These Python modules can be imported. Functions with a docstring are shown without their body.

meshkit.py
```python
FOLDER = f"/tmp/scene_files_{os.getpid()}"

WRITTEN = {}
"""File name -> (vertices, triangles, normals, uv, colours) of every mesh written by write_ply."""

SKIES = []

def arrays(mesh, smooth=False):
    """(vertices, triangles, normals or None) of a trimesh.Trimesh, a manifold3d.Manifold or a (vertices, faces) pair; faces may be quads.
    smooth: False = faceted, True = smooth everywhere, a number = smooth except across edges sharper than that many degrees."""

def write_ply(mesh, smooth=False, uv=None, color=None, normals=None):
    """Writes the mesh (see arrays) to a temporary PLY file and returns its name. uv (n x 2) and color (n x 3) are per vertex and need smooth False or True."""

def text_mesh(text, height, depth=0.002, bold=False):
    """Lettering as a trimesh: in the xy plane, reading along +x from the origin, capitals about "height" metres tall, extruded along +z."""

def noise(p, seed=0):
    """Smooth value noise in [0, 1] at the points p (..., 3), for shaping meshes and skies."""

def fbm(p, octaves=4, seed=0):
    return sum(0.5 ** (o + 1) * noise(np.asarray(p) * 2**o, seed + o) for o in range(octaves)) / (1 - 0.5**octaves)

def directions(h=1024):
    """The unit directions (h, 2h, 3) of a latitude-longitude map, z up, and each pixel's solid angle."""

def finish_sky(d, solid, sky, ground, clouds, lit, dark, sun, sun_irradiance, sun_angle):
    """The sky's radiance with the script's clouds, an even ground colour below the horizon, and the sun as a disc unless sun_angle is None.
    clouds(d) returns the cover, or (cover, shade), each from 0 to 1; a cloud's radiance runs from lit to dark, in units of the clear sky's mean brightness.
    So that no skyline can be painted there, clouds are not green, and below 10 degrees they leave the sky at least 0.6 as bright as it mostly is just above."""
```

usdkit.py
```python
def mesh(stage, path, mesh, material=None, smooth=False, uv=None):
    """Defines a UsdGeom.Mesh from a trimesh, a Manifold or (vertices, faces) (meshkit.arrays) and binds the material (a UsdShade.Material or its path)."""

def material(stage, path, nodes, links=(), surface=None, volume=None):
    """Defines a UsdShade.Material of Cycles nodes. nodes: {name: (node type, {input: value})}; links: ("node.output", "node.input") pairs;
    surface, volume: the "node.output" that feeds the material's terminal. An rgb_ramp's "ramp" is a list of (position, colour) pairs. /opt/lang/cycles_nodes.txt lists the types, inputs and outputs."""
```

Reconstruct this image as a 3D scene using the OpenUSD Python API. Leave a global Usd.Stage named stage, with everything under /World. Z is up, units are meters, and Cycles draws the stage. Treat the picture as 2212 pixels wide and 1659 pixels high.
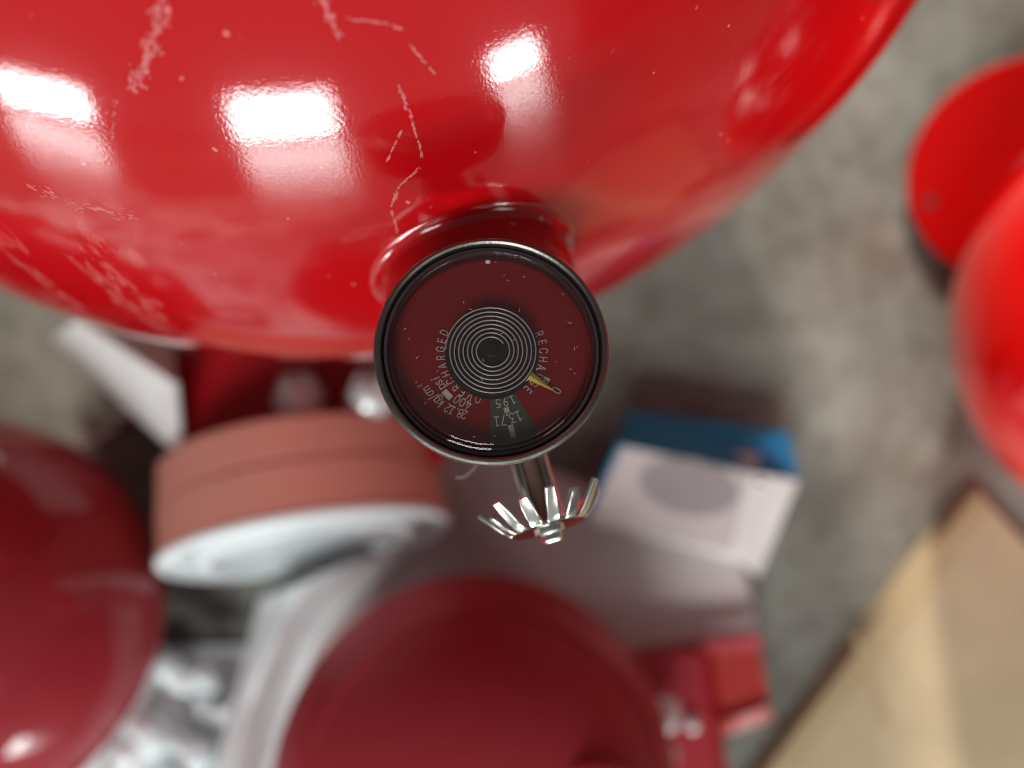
import math, random
import numpy as np, trimesh, usdkit, meshkit
from pxr import Usd, UsdGeom, UsdLux, UsdShade, Gf, Sdf, Vt
from shapely.geometry import Polygon

random.seed(7); rng = np.random.default_rng(7)
stage = Usd.Stage.CreateInMemory()
UsdGeom.SetStageUpAxis(stage, 'Z'); UsdGeom.SetStageMetersPerUnit(stage, 1.0)
UsdGeom.Xform.Define(stage, '/World'); UsdGeom.Scope.Define(stage, '/World/Looks')
MM = 0.001
H = 0.313                                   # camera height above the floor
F, CX, CY = 1662.0, 1106.0, 829.5

# ------------------------------------------------------------------ camera
cam = UsdGeom.Camera.Define(stage, '/World/camera')
cam.AddTranslateOp().Set(Gf.Vec3d(0, 0, H))
cam.CreateFocalLengthAttr(27.05); cam.CreateHorizontalApertureAttr(36.0); cam.CreateVerticalApertureAttr(27.0)
cam.CreateClippingRangeAttr(Gf.Vec2f(0.01, 100))
cam.CreateFStopAttr(7.0); cam.CreateFocusDistanceAttr(0.0965)
cam.CreateExposureAttr(0.25)

# ------------------------------------------------------------------ lights
def mat(name, nodes, links=(), surface='p.BSDF', volume=None):
    return usdkit.material(stage, '/World/Looks/' + name, nodes, links, surface=surface, volume=volume)

dome = UsdLux.DomeLight.Define(stage, '/World/room_light')
wm = mat('room_glow', {'b': ('background_shader', {'color': (0.97, 0.98, 1.0), 'strength': 0.10})}, surface='b.background')
UsdShade.MaterialBindingAPI.Apply(dome.GetPrim()).Bind(wm)

def look_matrix(pos, target, up=(0, 0, 1)):
    pos, target, up = (np.array(a, float) for a in (pos, target, up))
    z = pos - target; z /= np.linalg.norm(z)
    x = np.cross(up, z); x /= np.linalg.norm(x); y = np.cross(z, x)
    m = np.eye(4); m[0, :3], m[1, :3], m[2, :3], m[3, :3] = x, y, z, pos
    return Gf.Matrix4d(*m.ravel().tolist())

def rect(name, x0, x1, z0, z1, y, inten, col=(1, 1, 1)):
    l = UsdLux.RectLight.Define(stage, '/World/' + name)
    l.CreateWidthAttr(x1 - x0); l.CreateHeightAttr(z1 - z0); l.CreateIntensityAttr(inten); l.CreateColorAttr(Gf.Vec3f(*col))
    c = ((x0 + x1) / 2, y, (z0 + z1) / 2)
    l.AddTransformOp().Set(look_matrix(c, (c[0], y + 1, c[2])))
    return l
rect('wall_glow_panel', -2.6, 1.76, 0.02, 2.3, -2.06, 0.22, (0.97, 1, 1))  # unseen glowing panel in place of the lit wall reflected in the shell
rect('window_light', -0.45, 0.05, 0.03, 0.29, -2.0, 34, (0.93, 1, 1))
rect('window_light_001', -1.78, -1.22, 0.05, 0.27, -2.0, 34, (0.93, 1, 1))
rect('window_light_002', 0.98, 1.31, 0.03, 0.25, -2.0, 34, (0.93, 1, 1))
high_fill = UsdLux.RectLight.Define(stage, '/World/added_high_fill')  # added panel with no known source, lifts the white things
high_fill.CreateWidthAttr(1.0); high_fill.CreateHeightAttr(0.6); high_fill.CreateIntensityAttr(16); high_fill.CreateColorAttr(Gf.Vec3f(0.92, 1, 1))
high_fill.AddTransformOp().Set(look_matrix((-0.40, -1.35, 1.75), (-0.05, -0.05, 0.05)))

side = UsdLux.RectLight.Define(stage, '/World/added_side_fill')  # added fill panel brightening the right side, no window known there
side.CreateWidthAttr(0.8); side.CreateHeightAttr(0.5); side.CreateIntensityAttr(3); side.CreateColorAttr(Gf.Vec3f(1, 0.98, 0.94))
side.AddTransformOp().Set(look_matrix((1.45, -1.15, 1.3), (0.05, -0.02, 0.08)))
key = UsdLux.DiskLight.Define(stage, '/World/ceiling_lamp')
key.CreateRadiusAttr(0.10); key.CreateIntensityAttr(820); key.CreateColorAttr(Gf.Vec3f(1, 0.95, 0.86))
key.AddTransformOp().Set(look_matrix((-0.26, 2.2, 1.10), (0, 0, 0.05)))

# ------------------------------------------------------------------ helpers
def P(px, py, d):
    "world point seen at (px, py) of the reference frame at depth d millimetres below the lens"
    return np.array([(px - CX) / F * d * MM, -(py - CY) / F * d * MM, H - d * MM])

taken = {}
def numbered(parent, name):
    k = (parent, name); n = taken.get(k, 0); taken[k] = n + 1
    return name if n == 0 else f'{name}_{n:03d}'

def tag(prim, label=None, cat=None, group=None, kind=None):
    for k, v in (('label', label), ('category', cat), ('group', group), ('kind', kind)):
        if v: prim.SetCustomDataByKey(k, v)
    return prim

class Thing:
    def __init__(self, name, label, cat, base, group=None):
        self.path = '/World/' + numbered('/World', name); self.base = np.array(base, float)
        x = UsdGeom.Xform.Define(stage, self.path); x.AddTranslateOp().Set(Gf.Vec3d(*self.base.tolist()))
        tag(x.GetPrim(), label, cat, group)
    def part(self, name, m, material, parent=None, smooth=35, label=None, kind=None):
        parent = parent or self.path
        path = parent + '/' + numbered(parent, name)
        if isinstance(m, (list, tuple)) and len(m) and isinstance(m[0], trimesh.Trimesh): m = trimesh.util.concatenate(list(m))
        m = m.copy(); m.apply_translation(-self.base)
        g = usdkit.mesh(stage, path, m, material, smooth=smooth)
        tag(g.GetPrim(), label, None, None, kind)
        return path

def single(name, m, material, label, cat, smooth=35, kind=None):
    path = '/World/' + numbered('/World', name)
    g = usdkit.mesh(stage, path, m, material, smooth=smooth)
    tag(g.GetPrim(), label, cat, None, kind)
    return path

def frame(origin, z, xhint=(1, 0, 0)):
    z = np.array(z, float); z /= np.linalg.norm(z)
    x = np.array(xhint, float); x -= z * (x @ z); x /= np.linalg.norm(x); y = np.cross(z, x)
    m = np.eye(4); m[:3, 0], m[:3, 1], m[:3, 2], m[:3, 3] = x, y, z, origin
    return m

def put(m, M):
    m = m.copy(); m.apply_transform(M); return m

def rev(prof, n=96):
    "revolve an (r, z) profile round z"
    prof = np.array(prof, float)
    a = np.linspace(0, 2 * np.pi, n, endpoint=False)
    v, f, rows = [], [], []
    for r, z in prof:
        if r < 1e-9: rows.append([len(v)] * n); v.append((0, 0, z))
        else:
            rows.append(list(range(len(v), len(v) + n))); v += [(r * math.cos(t), r * math.sin(t), z) for t in a]
    for p, q in zip(rows[:-1], rows[1:]):
        for i in range(n):
            j = (i + 1) % n
            if p[i] != p[j]: f.append((p[i], p[j], q[j]))
            if q[i] != q[j]: f.append((p[i], q[j], q[i]))
    return trimesh.Trimesh(np.array(v), np.array(f), process=False)

def tube(pts, r, n=8, closed=False):
    pts = np.array(pts, float); rr = np.broadcast_to(np.asarray(r, float), (len(pts),))
    T = np.gradient(pts, axis=0); T /= np.linalg.norm(T, axis=1)[:, None] + 1e-12
    up = np.array([0.31, 0.17, 0.93]); v, f = [], []
    for p, t, q in zip(pts, T, rr):
        x = np.cross(up, t); x /= np.linalg.norm(x) + 1e-12; y = np.cross(t, x)
        for k in range(n):
            a = 2 * math.pi * k / n; v.append(p + q * (math.cos(a) * x + math.sin(a) * y))
    for i in range(len(pts) - 1):
        for k in range(n):
            a, b = i * n + k, i * n + (k + 1) % n
            f += [(a, b, b + n), (a, b + n, a + n)]
    for i0, s in ((0, -1), ((len(pts) - 1) * n, 1)):
        c = len(v); v.append(pts[0] if s < 0 else pts[-1])
        for k in range(n):
            a, b = i0 + k, i0 + (k + 1) % n
            f.append((c, a, b) if s > 0 else (c, b, a))
    return trimesh.Trimesh(np.array(v), np.array(f), process=False)

def slab(poly, t=1.2 * MM, ch=0.25 * MM):
    "a panel: planar-ish polygon (N,3) given thickness t behind it, edges slightly chamfered"
    q = np.array(poly, float); c = q.mean(0)
    n = sum((np.cross(q[i] - c, q[(i + 1) % len(q)] - c) for i in range(len(q))), np.zeros(3)); n /= np.linalg.norm(n)
    if n[2] < 0: q = q[::-1]; n = -n
    ins = []
    for i in range(len(q)):
        d = (c - q[i]); d /= np.linalg.norm(d); ins.append(q[i] + d * ch * 1.6)
    ins = np.array(ins); rings = [ins, q - n * ch, q - n * (t - ch), ins - n * t]
    v = np.vstack(rings); N = len(q); f = []
    for r in range(3):
        for i in range(N):
            j = (i + 1) % N; a, b, cc, dd = r * N + i, r * N + j, (r + 1) * N + j, (r + 1) * N + i
            f += [(a, cc, b), (a, dd, cc)]
    ct, cb = len(v), len(v) + 1
    v = np.vstack([v, ins.mean(0), ins.mean(0) - n * t])
    for i in range(N):
        j = (i + 1) % N
        f += [(ct, i, j), (cb, 3 * N + j, 3 * N + i)]
    return trimesh.Trimesh(v, np.array(f), process=False)

def prism(poly, ztop, zbot, ch=0.6 * MM):
    "vertical prism from an (N,2) outline in metres, top edge chamfered"
    pg = Polygon(poly).buffer(0); a = np.array(pg.exterior.coords)[:-1]
    b = np.array(pg.buffer(-ch, join_style=2).exterior.coords)[:-1]
    m = trimesh.creation.extrude_polygon(pg, ztop - ch - zbot); m.apply_translation((0, 0, zbot))
    if len(a) == len(b):
        k = np.argmin(np.linalg.norm(b - a[0], axis=1)); b = np.roll(b, -k, 0)
        if np.linalg.norm(b[1] - a[1]) > np.linalg.norm(b[-1] - a[1]): b = np.roll(b[::-1], 1, 0)
        return trimesh.convex.convex_hull(np.vstack([np.c_[a, np.full(len(a), ztop - ch)], np.c_[b, np.full(len(b), ztop)], np.c_[a, np.full(len(a), zbot)]]))
    return m

def sphere(C, R, sub=5):
    m = trimesh.creation.icosphere(sub, R); m.apply_translation(C); return m

# ------------------------------------------------------------------ materials
TC = {'tc': ('texture_coordinate', {})}
def paint(name, col, rough=0.22, coat=1.0, peel=0.055, scuff=0.0, crough=0.025):
    nodes = {'g': ('geometry', {}),
             'n1': ('noise_texture', {'scale': 2600.0, 'detail': 2.0}),
             'n2': ('noise_texture', {'scale': 14.0, 'detail': 2.0}),
             'b0': ('bump', {'strength': peel, 'distance': 0.0002}),
             'nw': ('noise_texture', {'scale': 55.0, 'detail': 1.0}),
             'b': ('bump', {'strength': 0.10, 'distance': 0.0012}),
             'rr': ('rgb_ramp', {'ramp': [(0.3, (0.92, 0.92, 0.92)), (0.7, (1, 1, 1))]}),
             'm': ('mix_color', {'blend_type': 'multiply', 'fac': 1.0, 'b': col}),
             'p': ('principled_bsdf', {'roughness': rough, 'coat_weight': coat, 'coat_roughness': crough, 'specular_ior_level': 0.05})}
    links = [('g.position', 'n1.vector'), ('g.position', 'n2.vector'), ('n1.fac', 'b0.height'), ('g.position', 'nw.vector'), ('nw.fac', 'b.height'), ('b0.normal', 'b.normal'), ('b.normal', 'p.normal'), ('b.normal', 'p.coat_normal'),
             ('n2.fac', 'rr.fac'), ('rr.color', 'm.a')]
    if scuff:
        nodes |= {'mp': ('mapping', {'scale': (1.6, 0.5, 0.5), 'rotation': (0.0, 0.0, 0.25)}),
                  'd1': ('noise_texture', {'scale': 520.0, 'detail': 1.0}), 'dr': ('rgb_ramp', {'ramp': [(0.765, (0, 0, 0)), (0.80, (1, 1, 1))]}),
                  'dk': ('math', {'math_type': 'multiply', 'value2': 0.45}), 'db': ('rgb_to_bw', {}), 'ad': ('math', {'math_type': 'maximum'}),
                  's1': ('noise_texture', {'scale': 15.0, 'detail': 8.0, 'roughness': 0.66, 'distortion': 0.6}),
                  's2': ('noise_texture', {'scale': 11.0, 'detail': 1.0}),
                  'l1': ('rgb_ramp', {'ramp': [(0.488, (0, 0, 0)), (0.499, (1, 1, 1)), (0.501, (1, 1, 1)), (0.512, (0, 0, 0))]}),
                  'l2': ('rgb_ramp', {'ramp': [(0.46, (0, 0, 0)), (0.60, (1, 1, 1))]}),
                  'mu': ('mix_color', {'blend_type': 'multiply', 'fac': 1.0}),
                  'bw': ('rgb_to_bw', {}), 'k': ('math', {'math_type': 'multiply', 'value2': scuff}),
                  'm2': ('mix_color', {'blend_type': 'mix', 'b': (0.75, 0.32, 0.30)})}
        links += [('g.position', 'mp.vector'), ('mp.vector', 's1.vector'), ('g.position', 's2.vector'), ('s1.fac', 'l1.fac'), ('s2.fac', 'l2.fac'),
                  ('l1.color', 'mu.a'), ('l2.color', 'mu.b'), ('mu.result', 'bw.color'), ('bw.val', 'k.value1'), ('g.position', 'd1.vector'), ('d1.fac', 'dr.fac'), ('dr.color', 'db.color'), ('db.val', 'dk.value1'), ('dk.value', 'ad.value1'), ('k.value', 'ad.value2'), ('ad.value', 'm2.fac'),
                  ('m.result', 'm2.a'), ('m2.result', 'p.base_color')]
    else:
        links.append(('m.result', 'p.base_color'))
    return mat(name, nodes, links)

RED = paint('red_gloss_paint', (0.38, 0.002, 0.004), scuff=0.22)
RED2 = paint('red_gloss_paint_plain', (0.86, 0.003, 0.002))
SHADEDFLANGE = paint('shaded_red_flange', (0.46, 0.003, 0.003), rough=0.4, coat=0.3)  # darker than its shell: the flange's shade is put into the colour
LITRED = paint('lit_bracket_red', (0.40, 0.040, 0.035), rough=0.5, coat=0.1)  # lighter than the band: the bracket's lit patch is put into the colour
DARKRED = paint('dark_red_paint', (0.36, 0.007, 0.012), rough=0.4, coat=0.3)
SHADERED = paint('shaded_red_gloss', (0.35, 0.028, 0.038), rough=0.35, coat=0.6)  # red paint darkened to hold the shade on left vessel and bracket band
DUSTYSHADERED = paint('dusty_shaded_red', (0.38, 0.036, 0.048), rough=0.55, coat=0.15, crough=0.3)  # red paint with the bottom vessel's shade darkened into it

def plain(name, col, rough=0.5, metallic=0.0, bump=0.0, scale=300.0, var=0.12, **kw):
    d = tuple(c * (1 - var) for c in col)
    nodes = {'g': ('geometry', {}), 'n': ('noise_texture', {'scale': scale, 'detail': 4.0}),
             'r': ('rgb_ramp', {'ramp': [(0.3, d), (0.7, col)]}),
             'b': ('bump', {'strength': bump, 'distance': 0.0005}),
             'p': ('principled_bsdf', {'roughness': rough, 'metallic': metallic, **kw})}
    links = [('g.position', 'n.vector'), ('n.fac', 'r.fac'), ('r.color', 'p.base_color')]
    if bump: links += [('n.fac', 'b.height'), ('b.normal', 'p.normal')]
    return mat(name, nodes, links)

CHROME = plain('polished_chrome', (0.76, 0.73, 0.69), 0.16, 1.0, scale=500)
ZINC = plain('bright_zinc', (0.80, 0.80, 0.80), 0.3, 0.35, scale=400)
BULB = plain('brown_glass_bulb', (0.30, 0.19, 0.15), 0.25, scale=300)
CHALK = plain('chalky_scuff', (0.58, 0.13, 0.13), 0.7, scale=800, var=0.3)
COIL = plain('coil_glint_white', (0.98, 0.93, 0.90), 0.33, 0.35, scale=900)  # near-white base stands in for highlights along the coil tube
STEEL = plain('brushed_steel', (0.20, 0.18, 0.16), 0.38, 1.0, bump=0.12, scale=2500)
BLACK = plain('black_gasket', (0.045, 0.028, 0.030), 0.4)
HUB = plain('dark_hub_metal', (0.075, 0.055, 0.05), 0.38, 0.6, scale=700)
DIALRED = plain('dial_red_print', (0.36, 0.012, 0.014), 0.7, scale=1200, var=0.1, specular_ior_level=0.1)
DIALGREEN = plain('dial_green_print', (0.11, 0.13, 0.075), 0.6, scale=1200)
PRINT = plain('dial_white_print', (0.88, 0.84, 0.82), 0.6, scale=900, var=0.2)
YELLOW = plain('yellow_needle_paint', (0.98, 0.74, 0.10), 0.4, scale=400)
REDBOUNCE = plain('white_plastic_red_bounce', (0.66, 0.26, 0.20), 0.4, scale=30, var=0.1)  # white tub side with red bounce light mixed into its colour
GREYPL = plain('pale_grey_plastic', (0.56, 0.60, 0.61), 0.3, scale=40, var=0.06)
WHITEPL = plain('white_plastic', (0.84, 0.86, 0.86), 0.35, scale=40, var=0.05)
FOAM = plain('white_foam', (0.86, 0.88, 0.88), 0.45, bump=0.1, scale=120, var=0.05)
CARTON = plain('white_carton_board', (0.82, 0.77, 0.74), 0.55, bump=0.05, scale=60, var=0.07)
SHADEDCARTON = plain('shaded_white_board', (0.56, 0.46, 0.44), 0.5, scale=50, var=0.08)  # white board with shade and red bounce mixed into its colour
BLUE = plain('blue_carton_print', (0.010, 0.24, 0.48), 0.5, scale=60)
GREYPRINT = plain('grey_carton_print', (0.30, 0.24, 0.24), 0.55, scale=90)
GROOVE = plain('groove_shade', (0.45, 0.36, 0.33), 0.6)
DUST = plain('pale_dust', (0.70, 0.65, 0.62), 0.8)
KRAFT = plain('kraft_cardboard', (0.50, 0.385, 0.235), 0.75, bump=0.15, scale=45, var=0.16)
KRAFTEDGE = plain('kraft_edge', (0.43, 0.315, 0.17), 0.8, scale=70)
WRAP = mat('crumpled_clear_plastic', {
    'g': ('geometry', {}), 'n': ('noise_texture', {'scale': 90.0, 'detail': 4.0}),
    'b': ('bump', {'strength': 0.5, 'distance': 0.002}),
    'p': ('principled_bsdf', {'base_color': (0.86, 0.91, 0.92), 'roughness': 0.16}),
    }, [('g.position', 'n.vector'), ('n.fac', 'b.height'), ('b.normal', 'p.normal')])
LENS = mat('shade_tinted_lens', {
    'lw': ('layer_weight', {'blend': 0.5}), 'pw': ('math', {'math_type': 'power', 'value2': 4.0}), 'fr': ('math', {'math_type': 'multiply_add', 'value2': 0.6, 'value3': 0.022}),
    't': ('transparent_bsdf', {'color': (0.80, 0.775, 0.775)}),  # tint puts the shade over the dial into the lens colour
    'gl': ('glossy_bsdf', {'color': (1, 1, 1), 'roughness': 0.03}),
    'df': ('diffuse_bsdf', {'color': (0.80, 0.72, 0.70)}), 'mz': ('mix_closure', {'fac': 0.008}),
    'mx': ('mix_closure', {})}, [('mx.closure', 'mz.closure1'), ('df.BSDF', 'mz.closure2'), ('lw.facing', 'pw.value1'), ('pw.value', 'fr.value1'), ('fr.value', 'mx.fac'), ('t.BSDF', 'mx.closure1'), ('gl.BSDF', 'mx.closure2')], surface='mz.closure')
FLOOR = mat('worn_concrete', {
    'g': ('geometry', {}),
    'n1': ('noise_texture', {'scale': 13.0, 'detail': 6.0, 'roughness': 0.62}),
    'n2': ('noise_texture', {'scale': 95.0, 'detail': 5.0, 'roughness': 0.6}),
    'r1': ('rgb_ramp', {'ramp': [(0.32, (0.105, 0.092, 0.072)), (0.47, (0.19, 0.18, 0.152)), (0.68, (0.28, 0.28, 0.24))]}),
    'r2': ('rgb_ramp', {'ramp': [(0.30, (0.72, 0.70, 0.68)), (0.55, (1, 1, 1)), (0.75, (1.0, 1.0, 0.98))]}),
    'm': ('mix_color', {'blend_type': 'multiply', 'fac': 1.0}),
    'b': ('bump', {'strength': 0.15, 'distance': 0.001}),
    'p': ('principled_bsdf', {'roughness': 0.27, 'specular_ior_level': 0.5})},
    [('g.position', 'n1.vector'), ('g.position', 'n2.vector'), ('n1.fac', 'r1.fac'), ('n2.fac', 'r2.fac'), ('r1.color', 'm.a'), ('r2.color', 'm.b'),
     ('m.result', 'p.base_color'), ('n2.fac', 'b.height'), ('b.normal', 'p.normal')])

# ------------------------------------------------------------------ the floor
fl = trimesh.creation.box((8, 8, 0.05)); fl.apply_translation((0, 0, -0.025))
single('floor', fl, FLOOR, 'worn grey concrete floor with brown stains under everything', 'floor', smooth=False, kind='structure')

# ------------------------------------------------------------------ the large extinguisher
HC = np.array([-43.1, 150.2, 0]) * MM; HC[2] = H - 0.168; HR = 0.145
AX = np.array([0.265, -0.94, 0.33]); AX /= np.linalg.norm(AX)
GN = np.array([0.04, 0.225, 0.973]); GN /= np.linalg.norm(GN)
MA = frame(HC, AX, (1, 0, 0))
ext = Thing('fire_extinguisher', 'large glossy red round extinguisher with the pressure gauge facing up, filling the top', 'fire extinguisher', (HC[0], HC[1], 0), )
th = np.linspace(math.pi, math.asin(0.0173 / HR), 150)
prof = [(HR * math.sin(t), HR * math.cos(t)) for t in th]
z0 = prof[-1][1]; r0 = 0.0173; rb = 0.0152
for k in range(1, 13):                                       # fillet up to the neck boss
    s = k / 12 * math.pi / 2
    prof.append((r0 - (r0 - rb) * math.sin(s), z0 + (r0 - rb) * 0.9 * (1 - math.cos(s))))
zb = prof[-1][1]
prof += [(rb, zb + 0.0040), (rb - 0.0003, zb + 0.0048), (rb - 0.0011, zb + 0.0054), (0.0092, zb + 0.0056), (0.0084, zb + 0.0062), (0.0080, zb + 0.019), (0.0074, zb + 0.0196), (0, zb + 0.0197)]
ZN = zb + 0.0196
prof[0] = (0, -HR)
shell = rev(prof, 200)
ext.part('shell', put(shell, MA), RED, smooth=40)
# chalky dust streaks on the paint
def on_ball(px, py):
    d = P(px, py, 100) - np.array([0, 0, H]); d /= np.linalg.norm(d); o = np.array([0, 0, H]) - HC
    b = d @ o; return o + d * (-b - math.sqrt(b * b - o @ o + HR * HR))
def streak(path, w, n, size):
    path = np.array([on_ball(*q) for q in path]); t = np.linspace(0, 1, len(path)); out = []
    for k in range(n):
        u = rng.random(); c = np.array([np.interp(u, t, path[:, i]) for i in range(3)])
        u2 = min(1, u + 0.02); u1 = max(0, u2 - 0.04); d = np.array([np.interp(u2, t, path[:, i]) - np.interp(u1, t, path[:, i]) for i in range(3)])
        nn = c / np.linalg.norm(c); d -= nn * (d @ nn); d /= np.linalg.norm(d) + 1e-12; sd = np.cross(nn, d)
        c = c + sd * rng.normal(0, w * 0.4) * MM * (0.4 + 0.9 * math.sin(9 * u) ** 2); m_ = rng.integers(5, 8); ln, wd = size * rng.uniform(0.4, 1.6) * MM, size * rng.uniform(0.15, 0.5) * MM
        ring = []
        for i in range(m_):
            a = 2 * math.pi * i / m_; r_ = rng.uniform(0.6, 1.2)
            q = c + d * math.cos(a) * ln * r_ + sd * math.sin(a) * wd * r_; ring.append(q / np.linalg.norm(q) * (HR + 0.02 * MM))
        ctr = c / np.linalg.norm(c) * (HR + 0.05 * MM); v = np.array([ctr] + ring) + HC
        f = [(0, 1 + i, 1 + (i + 1) % m_) for i in range(m_)]
        tri = trimesh.Trimesh(v, f, process=False)
        if (tri.face_normals[0] @ nn) < 0: tri.invert()
        out.append(tri)
    return out
fl_ = streak([(352, -20), (346, 50), (322, 100), (316, 140), (285, 195)], 1.1, 230, 0.28)
fl_ += streak([(690, -20), (712, 35), (732, 82)], 0.7, 70, 0.25) + streak([(755, 40), (820, 48), (870, 62)], 0.15, 26, 0.3) + streak([(885, 95), (940, 160)], 0.12, 22, 0.3)
fl_ += streak([(862, 185), (888, 255), (917, 352), (862, 402), (846, 445)], 0.30, 150, 0.28) + streak([(868, 280), (835, 350)], 0.12, 26, 0.28) + streak([(846, 455), (860, 505)], 0.25, 40, 0.25)
fl_ += streak([(60, 400), (160, 440), (300, 470)], 1.6, 90, 0.3) + streak([(250, 215), (240, 300)], 0.5, 24, 0.22)
ext.part('dust_streak', trimesh.util.concatenate(fl_), CHALK, kind='stuff', smooth=False)
# gauge
GD = P(1063, 749, 95); GS = 0.862                                       # centre of the rim's front edge
MG = frame(GD, GN, (1, 0, 0)); RG = 0.0170
MG = MG @ np.diag([GS, GS, GS, 1.0])
def g(m): return put(m, MG)
L = lambda *a: [(r * MM, z * MM) for r, z in a]
bez = rev(L((15.6, -5.0), (15.75, -0.9), (15.95, -0.25), (16.25, 0), (16.6, -0.05), (16.88, -0.35), (17.0, -0.9), (16.95, -1.8), (16.2, -4.2), (15.6, -6.6), (9.0, -7.2), (6.0, -9.5), (5.0, -13.0), (5.0, -22.0), (0, -22.0), (0, -5.0), (15.6, -5.0)), 160)
gp = ext.part('pressure_gauge', g(bez), STEEL, smooth=30, label='round steel-rimmed pressure gauge with red and green dial')
ext.part('gasket', g(rev(L((14.95, -4.7), (14.95, -1.2), (15.1, -0.95), (15.55, -0.95), (15.6, -1.2), (15.6, -4.7), (14.95, -4.7)), 140)), BLACK, gp)
dial = rev(L((14.9, -4.7), (14.9, -4.0), (0, -4.0), (0, -4.7), (14.9, -4.7)), 120)
ext.part('dial_plate', g(dial), DIALRED, gp)
ext.part('lens', g(rev(L((14.9, -2.6), (14.9, -0.9), (14.8, -0.55), (14.6, -0.42), (14.4, -0.6), (14.25, -0.85), (14.1, -0.7), (13.8, -0.5), (13.1, -0.38), (8, -0.18), (0, -0.1), (0, -1.1), (8, -1.2), (13.6, -1.4), (14.1, -1.8), (14.3, -2.6), (14.9, -2.6)), 180)), LENS, gp, smooth=25)

DZ = -4.0
def wedge(r1, r2, a1, a2, z, t=0.06):
    n = 24; A = np.radians(np.linspace(a1, a2, n))
    pts = [(r1 * math.cos(a), -r1 * math.sin(a)) for a in A] + [(r2 * math.cos(a), -r2 * math.sin(a)) for a in A[::-1]]
    m = trimesh.creation.extrude_polygon(Polygon(pts), t); m.apply_translation((0, 0, z)); m.apply_scale(MM); return m
U = 1.03 * 17.0 / 708                                               # one unit of the measured dial
DC = np.array([0.0, 0.0])
def gm(m): return g(m)
ext.part('green_sector', gm(wedge(5.0, 14.6, 59.5, 90.8, DZ + 0.01, 0.05)), DIALGREEN, gp)

def char(c, r, ang, h, sx=0.72, bold=False):
    h = h * 1.12
    m = meshkit.text_mesh(c, h, 0.03, bold)
    b = m.bounds; m.apply_translation((-(b[0][0] + b[1][0]) / 2, -h / 2, 0)); m.apply_scale((sx, 1, 1))
    a = math.radians(ang); up = np.array([math.cos(a), -math.sin(a), 0]); rt = np.array([-math.sin(a), -math.cos(a), 0])
    M = np.eye(4); M[:3, 0], M[:3, 1], M[:3, 2] = rt, up, (0, 0, 1); M[:3, 3] = up * r + np.array([0, 0, DZ + 0.075])
    m.apply_transform(M); m.apply_scale(MM); return m
def block(r, ang, w, hgt):
    m = trimesh.creation.box((w, hgt, 0.03)); a = math.radians(ang)
    up = np.array([math.cos(a), -math.sin(a), 0]); rt = np.array([-math.sin(a), -math.cos(a), 0])
    M = np.eye(4); M[:3, 0], M[:3, 1] = rt, up; M[:3, 3] = up * r + np.array([0, 0, DZ + 0.09]); m.apply_transform(M); m.apply_scale(MM); return m
def arc_text(txt, r, a0, a1, h, sx=0.72, rs=None):
    out = []
    for i, c in enumerate(txt):
        if c == ' ': continue
        t = i / max(1, len(txt) - 1); out.append(char(c, (r + (rs or 0) * t) * U, a0 + (a1 - a0) * t, h * U, sx))
    return out
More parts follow.
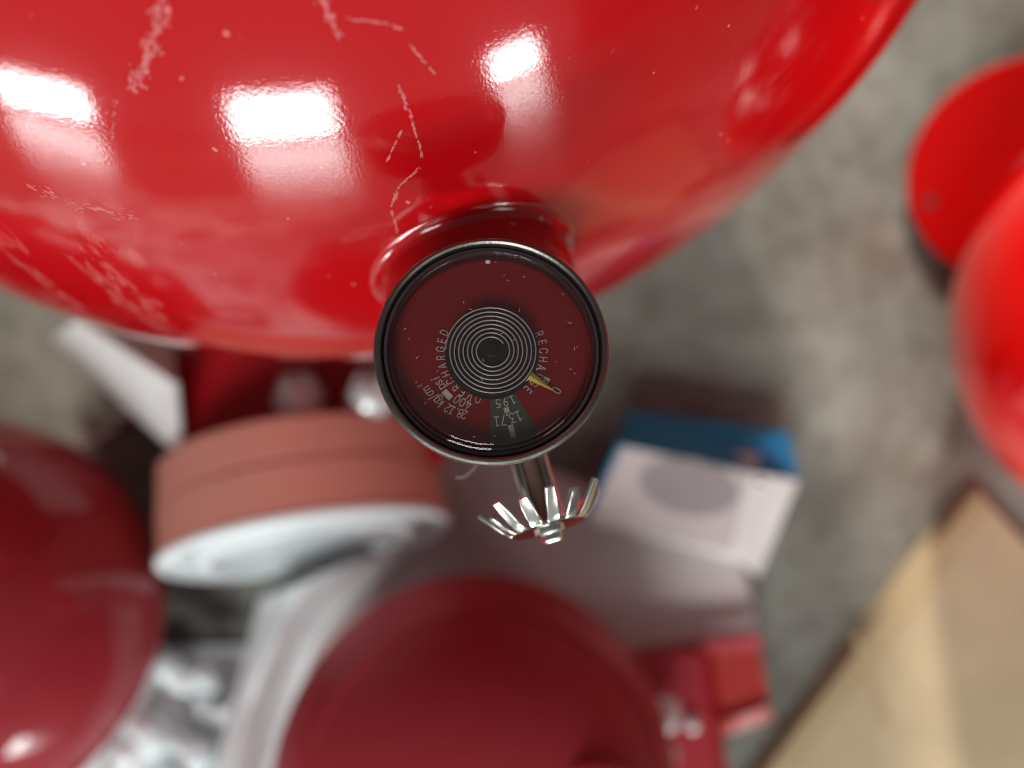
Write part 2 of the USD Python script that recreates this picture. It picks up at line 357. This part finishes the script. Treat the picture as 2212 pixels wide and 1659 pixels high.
TXT = [('recharge_lettering', arc_text('RECHARGE', 315, -24, 45, 47, 0.70, -8)),
       ('overcharged_lettering', arc_text('OVERCHARGED', 287, 106, 204.5, 47, 0.70, 26)),
       ('pressure_lettering', arc_text('195', 305, 66, 82.5, 48, 0.78)),
       ('pressure_lettering', [char('1', 410 * U, 67, 56 * U, 0.8), char('3', 408 * U, 72.4, 56 * U, 0.8), char('.', 408 * U, 76, 56 * U, 1), char('7', 410 * U, 80, 56 * U, 0.8), char('1', 412 * U, 85.6, 56 * U, 0.8)]),
       ('pressure_lettering', arc_text('28.12 kg/cm', 404, 113, 149.5, 50, 0.72, 42) + [char('2', 470 * U, 154.5, 26 * U, 0.8)]),
       ('pressure_lettering', arc_text('400', 342, 113.5, 126, 48, 0.78, 4)),
       ('pressure_lettering', arc_text('psi', 362, 145.5, 155, 48, 0.78, 6)),
       ('pressure_lettering', [char('0', 445 * U, 29.6, 50 * U, 0.8)])]
for nm, ms in TXT: ext.part(nm, g(trimesh.util.concatenate(ms)), PRINT, gp, smooth=False)
for r, a, w, h in ((354, 75.3, 30, 32), (483, 75.4, 32, 76), (362, 136, 62, 36), (362, 26.2, 36, 40)):
    ext.part('scale_mark', g(block(r * U, a, w * U, h * U)), PRINT, gp, smooth=False)
ext.part('hub_disc', g(rev(L((6.9, DZ + 0.1), (6.9, DZ + 0.35), (0, DZ + 0.35), (0, DZ + 0.1), (6.9, DZ + 0.1)), 80)), HUB, gp)
# needle: a folded blade
def needle():
    a = math.radians(31.6); d = np.array([math.cos(a), -math.sin(a), 0]); s = np.array([-d[1], d[0], 0])
    z1 = DZ + 0.5
    b0, tip = d * 230 * U, d * 442 * U
    def q(p, z): return p + np.array([0, 0, z])
    v = [q(b0 + s * 36 * U, z1), q(b0, z1 + 0.35), q(b0 - s * 30 * U, z1), q(tip, z1 + 0.1), q(b0 + s * 36 * U, z1 - .15), q(b0 - s * 30 * U, z1 - .15), q(tip, z1 - .05)]
    f = [(0, 1, 3), (1, 2, 3), (4, 6, 5), (0, 3, 6), (0, 6, 4), (2, 5, 6), (2, 6, 3), (0, 4, 5), (0, 5, 2), (0, 2, 1)]
    m = trimesh.Trimesh(np.array(v) * MM, f, process=False); trimesh.repair.fix_normals(m); return m
ext.part('needle', g(needle()), YELLOW, gp, smooth=False)
# coiled tube in the middle
ZC = DZ + 1.6
ext.part('coil_backing', g(rev(L((6.55, ZC - 0.55), (6.55, ZC - 0.3), (0, ZC - 0.3), (0, ZC - 0.55), (6.55, ZC - 0.55)), 80)), HUB, gp)
def spiral(r1, r2, turns, z, w, n=90):
    t = np.linspace(0, 1, int(turns * n)); r = r1 + (r2 - r1) * t; a = t * turns * 2 * math.pi + 0.6
    return tube(np.c_[r * np.cos(a), r * np.sin(a), np.full(len(t), z)] * MM, w * MM, 6)
ext.part('coil', g(spiral(2.0, 6.75, 7.4, ZC + 0.25, 0.098)), COIL, gp, smooth=True)
ext.part('coil', g(spiral(2.02, 6.50, 7.2, ZC - 0.10, 0.065)), STEEL, gp, smooth=True)
ext.part('coil_pin', g(rev(L((1.0, ZC - 0.3), (1.0, ZC + 0.35), (0.86, ZC + 0.5), (0, ZC + 0.52)), 40)), HUB, gp)
ext.part('coil_ring', g(put(trimesh.creation.torus(0.98 * MM, 0.085 * MM, 48, 8), trimesh.transformations.translation_matrix((0, 0, (ZC + 0.42) * MM)))), COIL, gp, smooth=True)
# dust and short fibres on the lens
fib = []
for k in range(85):
    r, a = 13.2 * math.sqrt(rng.random()), rng.random() * 6.28
    p = np.array([r * math.cos(a), r * math.sin(a), -0.06 - 0.2 * (r / 13) ** 2])
    if k < 34:
        ln = rng.uniform(0.15, 0.6); b = rng.random() * 6.28; cv = rng.uniform(-1.2, 1.2)
        pts = []
        for s in np.linspace(-0.5, 0.5, 6): pts.append(p + np.array([math.cos(b + cv * s), math.sin(b + cv * s), 0]) * ln * s)
        fib.append(tube(np.array(pts) * MM, 0.022 * MM, 4))
    else:
        s = trimesh.creation.icosphere(0, rng.uniform(0.015, 0.036) * MM); s.apply_translation(p * MM); fib.append(s)
ext.part('lens_dust', g(trimesh.util.concatenate(fib)), DUST, gp, kind='stuff', smooth=False)
s = trimesh.creation.icosphere(1, 0.32 * MM); s.apply_scale((1.3, 1.0, 0.4)); s.apply_translation((-0.7 * MM, 13.15 * MM, -0.5 * MM))
ext.part('lens_chip', g(s), DUST, gp)

# sprinkler head along the neck's axis
def ax(m, dz=0.0): return put(m, MA @ trimesh.transformations.translation_matrix((0, 0, ZN + dz)))
SS = 0.82
sp = ext.part('sprinkler_head', ax(rev(L((5.6, -0.5), (5.6, 1), (5.0, 1.4), (4.4, 1.6), (4.2, 2.2), (0, 2.3), (0, -0.5)), 6)), CHROME, smooth=20, label='chromed sprinkler head with toothed deflector')
ZD = P(1188, 1140, 107.5); ZD = float((ZD - HC) @ AX) - ZN     # where the deflector sits along the axis
MI = np.linalg.inv(MA); SHIFT = (MI @ np.r_[P(1186, 1140, 107.5), 1])[:2]
zd = ZD / MM
off = SHIFT / MM
def axp(pts): return np.array([[p[0] + off[0] * max(0, min(1, (p[2]) / zd)), p[1] + off[1] * max(0, min(1, p[2] / zd)), p[2]] for p in pts])
for sgn, nm in ((-1, 'frame_arm'), (1, 'frame_arm')):
    pts = axp([(sgn * 2.2, 0, -4), (sgn * 2.1, 0, 1), (sgn * 1.9, 0, zd * 0.6), (sgn * 1.9, 0, zd - 2), (sgn * 1.2, 0, zd - 0.6)])
    m = tube(pts * MM, 0.8 * MM, 10); ext.part(nm, ax(m), CHROME, sp, smooth=True)
pts = axp([(0, 0, 1.5), (0, 0, zd - 1)]); ext.part('glass_bulb', ax(tube(np.linspace(pts[0], pts[1], 12) * MM, np.r_[0.6, 1.1 * np.ones(10), 0.5] * MM, 10)), BULB, sp, smooth=True)
T0 = trimesh.transformations.translation_matrix((off[0] * MM, off[1] * MM, zd * MM)) @ np.diag([SS, SS, SS, 1.0])
def dfl(m): return ax(put(m, T0))
ext.part('deflector', dfl(rev(L((0, -0.45), (5.6, -0.55), (6.5, -0.3), (6.5, 0.15), (5.4, 0.25), (0, 0.3)), 48)), CHROME, sp)
NT = 14
for k in range(NT):
    a = 2 * math.pi * (k + 0.3) / NT; ln = (1.0 if k % 2 else 0.84) + rng.uniform(-0.07, 0.07)
    path = [(5.2, -0.1), (6.6, -0.35), (7.9, -1.5), (9.4, -3.3), (5.2 + 5.5 * ln, -4.9 * ln)]
    w = [1.1, 1.05, 1.0, 0.95, 0.75]; v = []
    d = np.array([math.cos(a), math.sin(a), 0]); s_ = np.array([-d[1], d[0], 0])
    nn = []
    for i, (r, z) in enumerate(path):
        c = d * r + np.array([0, 0, z])
        tdir = np.array(path[min(i + 1, 4)]) - np.array(path[max(i - 1, 0)]); tdir /= np.linalg.norm(tdir)
        nv = d * (-tdir[1]) + np.array([0, 0, tdir[0]])
        ht = 0.34
        v += [c + s_ * w[i] + nv * ht * .5, c + s_ * w[i] * .8 + nv * ht, c - s_ * w[i] * .8 + nv * ht, c - s_ * w[i] + nv * ht * .5, c - s_ * w[i] - nv * ht, c + s_ * w[i] - nv * ht]
    f = []
    for i in range(4):
        for j in range(6):
            p, q = i * 6 + j, i * 6 + (j + 1) % 6; f += [(p, q, q + 6), (p, q + 6, p + 6)]
    for j in range(1, 5): f += [(0, j + 1, j), (24, 24 + j, 25 + j)]
    m = trimesh.Trimesh(np.array(v) * MM, f, process=False); trimesh.repair.fix_normals(m)
    ext.part('tine', dfl(m), CHROME, sp, smooth=40)
ext.part('deflector_screw', dfl(rev(L((2.6, 0.2), (2.6, 0.9), (1.9, 1.2), (1.8, 2.2), (1.2, 2.6), (0, 2.7)), 8)), CHROME, sp, smooth=20)

# lint caught on the rim
pts = [P(*q, 116) for q in ((1030, 995), (1028, 1008), (1022, 1014), (1015, 1021), (1003, 1030), (995, 1033), (988, 1031), (984, 1027))]
tt = np.linspace(0, 1, 40); pts = np.array([np.interp(tt, np.linspace(0, 1, len(pts)), np.array(pts)[:, k]) for k in range(3)]).T
single('lint_thread', tube(pts, 0.045 * MM, 5), DUST, 'thin pale lint thread hanging off the lower edge of the gauge', 'lint', smooth=True)

# ------------------------------------------------------------------ the other extinguishers
def ball(C, R, ex=None):
    t = np.linspace(math.pi, 0, 120); return [(R * math.sin(a), R * math.cos(a)) for a in t]
CR = np.array([221.5, 19.4, 313 - 236.6]) * MM; RR = 0.0764
e = Thing('fire_extinguisher', 'bright red extinguisher with a flat flange disc, on concrete beyond the brown cardboard sheet', 'fire extinguisher', (CR[0], CR[1], 0))
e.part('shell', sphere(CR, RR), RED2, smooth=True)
fn = np.array([-0.22, -0.16, 0.96]); fc = P(2222, 372, 294)
MF = frame(fc, fn)
e.part('flange', put(rev(L((0, -3), (41.5, -3), (42.3, -2.2), (42.3, -0.8), (41.5, 0), (0, 0)), 96), MF), SHADEDFLANGE)
hp = (np.linalg.inv(MF) @ np.r_[P(2025, 432, 294), 1])[:2]
e.part('flange_hole', put(rev(L((0, -1), (2.3, -1), (2.3, 0.06), (2.0, 0.12), (0, 0.14)), 24), MF @ trimesh.transformations.translation_matrix((hp[0], hp[1], 0))), BLACK)
# raised seam round the shell
e.part('seam', put(trimesh.creation.torus(RR + 0.0001, 0.0014, 128, 10), frame(CR, (0.72, 0.45, 0.53))), RED2, smooth=True)

CL = np.array([-184.3, -76.1, 313 - 246]) * MM; RL = 0.067
e = Thing('fire_extinguisher', 'red extinguisher with shade painted in as dark red, cut off by the frame, beside the bundle of clear plastic wrap', 'fire extinguisher', (CL[0], CL[1], 0))
eL = e
e.part('shell', sphere(CL, RL), SHADERED, smooth=True)
#e.part('seam', put(trimesh.creation.torus(RL, 0.0009, 128, 10), frame(CL, (0.35, 0.9, 0.2))), SHADERED, smooth=True)

CB = np.array([-11.6, -127.1, 313 - 249.1]) * MM; RB = 0.0639
e = Thing('fire_extinguisher', 'red extinguisher with shade painted in as dark red, in the steel bracket, half wrapped by the white foam sheet', 'fire extinguisher', (CB[0], CB[1], 0))
e.part('shell', sphere(CB, RB), DUSTYSHADERED, smooth=True)
for C_, R_, d_, lat, tr in ((CB, RB, (0.12, 0.30, 0.95), 0.62, 0.0011), (CL, RL, (0.75, 0.1, 0.65), 0.62, 0.0010)):
    d_ = np.array(d_) / np.linalg.norm(d_); owner = e if C_ is CB else eL
    owner.part('seam', put(trimesh.creation.torus(R_ * math.sqrt(1 - lat * lat), tr, 128, 10), frame(C_ + d_ * R_ * lat, d_)), DUSTYSHADERED if C_ is CB else SHADERED, smooth=True)
bx = np.array([0.55, -0.62, 0.60]); bx /= np.linalg.norm(bx)
e.part('neck_boss', put(rev(L((21, 0), (21, 2.0), (19.5, 3.2), (12, 3.4), (0, 3.4)), 72), frame(P(1265, 1790, 205), (0.1, -0.25, 0.95))), DUSTYSHADERED)

# ------------------------------------------------------------------ brackets with chrome nuts
def nut(t, c, r, n, parent=None):
    M = frame(c, n)
    p = t.part('cap_nut', put(rev([(r * 1.12, -r * .9), (r * 1.12, -r * .1), (r * 1.02, 0), (r * .9, 0.02 * r)], 6), M), ZINC, smooth=10)
    dome_ = [(r * .95 * math.cos(a), r * .95 * math.sin(a)) for a in np.linspace(0, math.pi / 2, 16)]; dome_[-1] = (0, r * .95)
    t.part('nut_dome', put(rev(dome_, 40), M), ZINC, p, smooth=True)
b1 = Thing('mounting_bracket', 'dark red steel bracket with two chrome cap nuts, under the large extinguisher', 'bracket', (P(600, 850, 300)[0], P(600, 850, 300)[1], 0.008))
q = [P(375, 752, 258), P(960, 770, 258), P(960, 1000, 258), P(366, 1062, 258), P(392, 958, 258)]
b1.part('plate', slab(q, 4 * MM, 0.5 * MM), DARKRED, smooth=False)
nut(b1, P(648, 872, 247), 7.6 * MM, (0.25, -0.55, 0.8))
nut(b1, P(800, 862, 247), 7.8 * MM, (-0.2, -0.5, 0.8))
nut(b1, P(410, 979, 255), 2.2 * MM, (0.1, -0.3, 0.9))

b2 = Thing('mounting_bracket', 'red steel channel bracket with a lit end painted in as lighter red, beside the foam-wrapped extinguisher', 'bracket', (P(1560, 1480, 300)[0], P(1560, 1480, 300)[1], 0))
b2.part('plate', slab([P(1505, 1415, 294), P(1640, 1398, 294), P(1668, 1545, 294), P(1545, 1580, 294)], 3 * MM), LITRED, smooth=False)
b2.part('back_lip', slab([P(1365, 1408, 288), P(1640, 1372, 288), P(1646, 1402, 292), P(1380, 1440, 292)], 2 * MM), SHADERED, smooth=False)
b2.part('front_lip', slab([P(1552, 1562, 290), P(1660, 1528, 290), P(1670, 1550, 294), P(1560, 1592, 294)], 2 * MM), LITRED, smooth=False)
b2.part('band', slab([P(1372, 1412, 284), P(1518, 1408, 284), P(1560, 1760, 284), P(1365, 1760, 284)], 3 * MM), SHADERED, smooth=False)  # widened over the plate's unlit part, its shade held in the colour
b2.part('band_edge', slab([P(1518, 1408, 286), P(1538, 1408, 292), P(1585, 1760, 292), P(1560, 1760, 286)], 2 * MM), DARKRED, smooth=False)
nut(b2, P(1433, 1552, 268), 5.6 * MM, (-0.1, -0.6, 0.75))
nut(b2, P(1435, 1640, 268), 4.4 * MM, (-0.1, -0.6, 0.75))
nut(b2, P(1495, 1566, 280), 2.6 * MM, (0, -0.3, 0.9))

# ------------------------------------------------------------------ cartons
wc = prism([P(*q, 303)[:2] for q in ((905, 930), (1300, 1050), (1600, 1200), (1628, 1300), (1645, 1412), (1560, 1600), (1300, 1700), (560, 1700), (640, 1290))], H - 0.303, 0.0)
single('flat_carton', wc, SHADEDCARTON, 'flat white carton, shade and red bounce put into its colour, lying on the floor under the sprinkler head', 'carton', smooth=20)
bc = Thing('blue_topped_carton', 'small white carton with a blue end band and a grey oval mark', 'carton', (P(1500, 1080, 290)[0], P(1500, 1080, 290)[1], 0))
T0_, T1, T2, T3 = P(1345, 963, 268), P(1622, 1021, 268), P(1580, 1194, 272), P(1268, 1130, 272)
LL0, LL1, Rr, Rb, Lx = P(1363, 883, 290), P(1706, 932, 290), P(1726, 1037, 290), P(1640, 1246, 294), P(1280, 1064, 296)
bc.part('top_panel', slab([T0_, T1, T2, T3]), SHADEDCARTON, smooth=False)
bc.part('blue_panel', slab([T0_, LL0, LL1, Rr, T1]), BLUE, smooth=False)
bc.part('blue_panel', slab([T0_, T3, Lx, LL0]), BLUE, smooth=False)
bc.part('lit_top_panel', slab([T1, Rr, Rb, T2]), CARTON, smooth=False)  # lit strip of the top, shaped as a paler sloping panel
bc.part('glint_ball', sphere(P(1642, 1046, 266), 1.6 * MM, 3), CHROME, smooth=True)  # added chrome ball, there only to catch a bright glint
base = [(T0_ + LL0) / 2, (T1 + LL1) / 2, (T2 + Rb) / 2, (T3 + Lx) / 2]
core = trimesh.convex.convex_hull(np.vstack([[T0_, T1, T2, T3] - np.array([0, 0, 0.0022]), np.array([LL0, LL1, Rr, Rb, Lx]) * [1, 1, 0] + [0, 0, 0.004]]))
core.vertices[:, :2] = core.vertices[:, :2] * 0.97 + core.vertices[:, :2].mean(0) * 0.03
bc.part('carton_body', core, CARTON, smooth=False)
ov = np.array([[math.cos(a), math.sin(a)] for a in np.linspace(0, 2 * math.pi, 40, endpoint=False)])
c0 = T0_ * .32 + T1 * .36 + T2 * .22 + T3 * .10
e1 = (T1 - T0_); e2 = np.cross(np.cross(T1 - T0_, T3 - T0_), e1); e1 /= np.linalg.norm(e1); e2 /= np.linalg.norm(e2)
nrm = np.cross(e1, e2); nrm *= np.sign(nrm[2]); c0 = T0_ + nrm * ((c0 - T0_) @ nrm) * 0 + ((c0 - T0_) - nrm * ((c0 - T0_) @ nrm)) + nrm * 0.0004
ring = [c0 + e1 * (o[0] * 0.0175) + e2 * (o[1] * 0.0100) for o in ov]
bc.part('oval_mark', slab(ring, 0.3 * MM, 0.05 * MM), GREYPRINT, smooth=False)

wl = Thing('folded_white_card', 'folded white card with a lit face, beside the bracket at the left', 'card', (P(260, 830, 300)[0], P(260, 830, 300)[1], 0))
wl.part('lit_panel', slab([P(102, 735, 266), P(168, 690, 244), P(378, 830, 240), P(391, 962, 256), P(372, 972, 262)], 1.5 * MM), CARTON, smooth=False)
wl.part('shaded_panel', slab([P(168, 690, 244), P(60, 560, 285), P(330, 640, 285), P(376, 755, 264), P(379, 830, 240)], 1.5 * MM), CARTON, smooth=False)

kb = Thing('cardboard_sheet', 'flat plain brown cardboard sheet with a darker taped edge, on the concrete floor', 'cardboard', (P(2000, 1450, 313)[0], P(2000, 1450, 313)[1], 0))
outl = [P(*q, 303)[:2] for q in ((2112, 1058), (1655, 1665), (1480, 1900), (2450, 2300), (2900, 1900), (2500, 1560))]
kb.part('board', prism(outl, H - 0.303, 0.0, 0.5 * MM), KRAFT, smooth=False)
kb.part('edge_tape', slab([P(2112, 1062, 302.6), P(1660, 1665, 302.6), P(1490, 1892, 302.6), P(1545, 1905, 302.6), P(1720, 1665, 302.6), P(2140, 1105, 302.6)], 0.25 * MM, 0.05 * MM), KRAFTEDGE, smooth=False)
kb.part('crease', slab([P(1842, 1372, 302.7), P(1856, 1368, 302.7), P(1925, 1560, 302.7), P(1905, 1572, 302.7)], 0.2 * MM, 0.05 * MM), KRAFTEDGE, smooth=False)

# ------------------------------------------------------------------ round white roll
ra = np.array([0.19, -0.92, 0.34]); ra /= np.linalg.norm(ra)
rc = P(672, 1187, 262); rr_ = 0.0483
M = frame(rc, ra)
rl = Thing('round_white_tub', 'round white tub lying on its side, red bounce light coloured into its body, its white rimmed end facing the foam sheet', 'tub', (rc[0], rc[1], 0.008))
R0 = rr_ / MM
rl.part('body', put(rev(L((0, -33), (R0 - 3, -33), (R0 - 1.2, -31.5), (R0 - 1.0, -19.5), (R0 - 1.6, -19.2), (R0 - 1.6, -18.0), (R0 - 0.6, -17.6), (R0 - 0.5, -2.6), (0, -2.6)), 140), M), REDBOUNCE)
rl.part('rim', put(rev(L((R0 - 1, -2.5), (R0, -2.2), (R0, -0.5), (R0 - 0.7, 0.2), (R0 - 2.4, 0.2), (R0 - 3.2, -1.2), (R0 - 4, -2.2), (0, -2.4), (0, -2.5), (R0 - 1, -2.5)), 140), M), WHITEPL)
rl.part('end_panel', put(rev(L((R0 - 6, -2.35), (R0 - 6.2, -2.0), (0, -1.9)), 100), M), GREYPL)
rl.part('inner_ring', put(rev(L((R0 - 12, -2.0), (R0 - 12.6, 0.6), (R0 - 15.5, 0.9), (R0 - 16.5, -2.0)), 100), M), WHITEPL)
hp = (np.linalg.inv(M) @ np.r_[P(838, 1152, 258), 1])[:2]
rl.part('oval_hole', put(rev(L((4.6, -2.0), (4.3, -1.6), (0, -1.55)), 32), M @ trimesh.transformations.translation_matrix((hp[0] * .95, hp[1] * .6, 0))), GROOVE)

# ------------------------------------------------------------------ white foam sheet
rows = [((640, 1262), (905, 1165)), ((562, 1292), (860, 1215)), ((540, 1372), (765, 1290)), ((508, 1490), (690, 1375)), ((480, 1580), (652, 1475)), ((452, 1680), (618, 1600)), ((425, 1790), (590, 1720)), ((400, 1900), (575, 1840))]
nu, nv_ = 36, 20
lr = np.array(rows, float); tt = np.linspace(0, len(rows) - 1, nu)
V = []
for t in tt:
    l = [np.interp(t, range(len(rows)), lr[:, 0, k]) for k in (0, 1)]; r = [np.interp(t, range(len(rows)), lr[:, 1, k]) for k in (0, 1)]
    for s in np.linspace(0, 1, nv_):
        x, y = l[0] + (r[0] - l[0]) * s, l[1] + (r[1] - l[1]) * s
        d = 292 - 34 * math.exp(-((s - 0.30) / 0.26) ** 2) + 6 * (meshkit.noise(np.array([t * .8, s * 3, 1.5])) - .5) + 6 * s
        V.append(P(x, y, d))
V = np.array(V); Fc = []
for i in range(nu - 1):
    for j in range(nv_ - 1):
        a = i * nv_ + j; Fc += [(a, a + nv_, a + 1), (a + 1, a + nv_, a + nv_ + 1)]
top = trimesh.Trimesh(V, Fc, process=False)
if top.face_normals[:, 2].mean() < 0: Fc = [f[::-1] for f in Fc]
NV = len(V); Fb = [(a + NV, c + NV, b + NV) for a, b, c in Fc]
bd = [j for j in range(nv_)] + [i * nv_ + nv_ - 1 for i in range(1, nu)] + [(nu - 1) * nv_ + j for j in range(nv_ - 2, -1, -1)] + [i * nv_ for i in range(nu - 2, 0, -1)]
Fs = []
for a, b in zip(bd, bd[1:] + bd[:1]): Fs += [(a, b, b + NV), (a, b + NV, a + NV)]
fm = trimesh.Trimesh(np.vstack([V, V - [0, 0, 0.0025]]), np.array(list(Fc) + Fb + Fs), process=False)
trimesh.repair.fix_normals(fm)
single('white_foam_sheet', fm, FOAM, 'white foam sheet curling between the tub and the bracketed shade-darkened red extinguisher', 'foam sheet', smooth=40)

# ------------------------------------------------------------------ crumpled clear plastic
lob = []
def lobe(a, b, r, seed):
    a, b = np.array(a), np.array(b); t = np.linspace(0, 1, 22); p = a + (b - a) * t[:, None]
    w = np.c_[meshkit.noise(np.c_[t * 5, t * 0 + seed, t * 0]) - .5, meshkit.noise(np.c_[t * 5, t * 0 + seed + 9, t * 0]) - .5, meshkit.noise(np.c_[t * 5, t * 0 + seed + 17, t * 0]) - .5]
    p = p + w * r * 1.6
    rad = r * (0.75 + 0.55 * meshkit.noise(np.c_[t * 9, t * 0 + seed, t * 0 + 3.3])) * np.sqrt(np.clip(np.sin(np.pi * np.clip(t, 0.02, 0.98)) * 3, 0.05, 1))
    m = tube(p, rad, 14)
    n = meshkit.noise(m.vertices * 260 + seed) - .5; c = m.vertices - p[np.clip(np.arange(len(m.vertices)) // 14, 0, 21)]
    m.vertices += c * n[:, None] * 0.7; return m
hand_drop = 13
hand = [((345, 1440), (470, 1480), 5.5, 272), ((420, 1545), (540, 1520), 5.0, 276), ((330, 1500), (400, 1610), 5.5, 276), ((300, 1560), (440, 1640), 6.5, 268),
        ((270, 1610), (400, 1700), 6.0, 270), ((240, 1650), (330, 1720), 5.5, 272), ((360, 1520), (410, 1560), 4.5, 278), ((380, 1600), (470, 1720), 6.0, 276),
        ((330, 1400), (410, 1425), 4.0, 290), ((200, 1690), (300, 1790), 6.0, 274), ((300, 1690), (380, 1800), 6.5, 270), ((410, 1690), (470, 1800), 6.0, 280)]
for i, (a, b, r, d) in enumerate(hand): lob.append(lobe(P(*a, d + hand_drop), P(*b, d + 4 + hand_drop), r * 0.85 * MM, i * 3.7))
for i in range(260):
    x, y = rng.uniform(-0.40, 0.0), rng.uniform(-0.55, -0.145)
    if x > -0.085 and y > -0.22: continue
    a = math.radians(rng.uniform(-70, -20)); ln = rng.uniform(0.02, 0.05); z = rng.uniform(0.012, 0.034)
    if (x - CL[0]) ** 2 + (y - CL[1]) ** 2 < (RL + 0.014) ** 2: continue
    lob.append(lobe((x, y, z), (x + ln * math.cos(a), y + ln * math.sin(a), z + rng.uniform(-.01, .01)), rng.uniform(2.8, 5.6) * MM, 60 + i * 2.3))
gx, gy = np.meshgrid(np.linspace(-0.25, -0.085, 90), np.linspace(-0.37, -0.105, 130), indexing='ij')
e_ = np.minimum(np.minimum(gx + 0.25, -0.085 - gx), np.minimum(gy + 0.37, -0.105 - gy)).clip(0, 0.03) / 0.03
q3 = np.stack([gx * 45, gy * 45, gx * 0], -1)
hz = 0.004 + e_ * (0.006 + 0.018 * np.abs(meshkit.fbm(q3, 4, 3) - .5) * 2)
dd = np.sqrt((gx - CL[0]) ** 2 + (gy - CL[1]) ** 2); 
gv = np.c_[gx.ravel(), gy.ravel(), hz.ravel()]; gf = []
for i in range(89):
    for j in range(129):
        a = i * 130 + j; k = [(a, a + 130, a + 1), (a + 1, a + 130, a + 131)]
        if dd[i, j] > RL * 0.75 and (gx[i, j] < -0.09): gf += k
gb = trimesh.Trimesh(gv, np.array(gf), process=False)
lob.append(gb)
single('crumpled_plastic_wrap', trimesh.util.concatenate(lob), WRAP, 'crumpled bundle of clear bubbled plastic wrap at the lower left', 'plastic wrap', smooth=60)

# small loose bits on the floor
bt = Thing('loose_bolt', 'small bright bolt lying on the floor beside the folded white card', 'bolt', P(262, 915, 309))
bt.part('head', put(rev(L((4.4, -3), (4.4, 0), (3.6, 1.6), (0, 2.2)), 6), frame(P(268, 908, 306), (0.2, -0.5, 0.8))), CHROME, smooth=20)
bt.part('shank', tube([P(262, 915, 307), P(205, 955, 309), P(160, 985, 310)], 1.6 * MM, 10), CHROME, smooth=True)
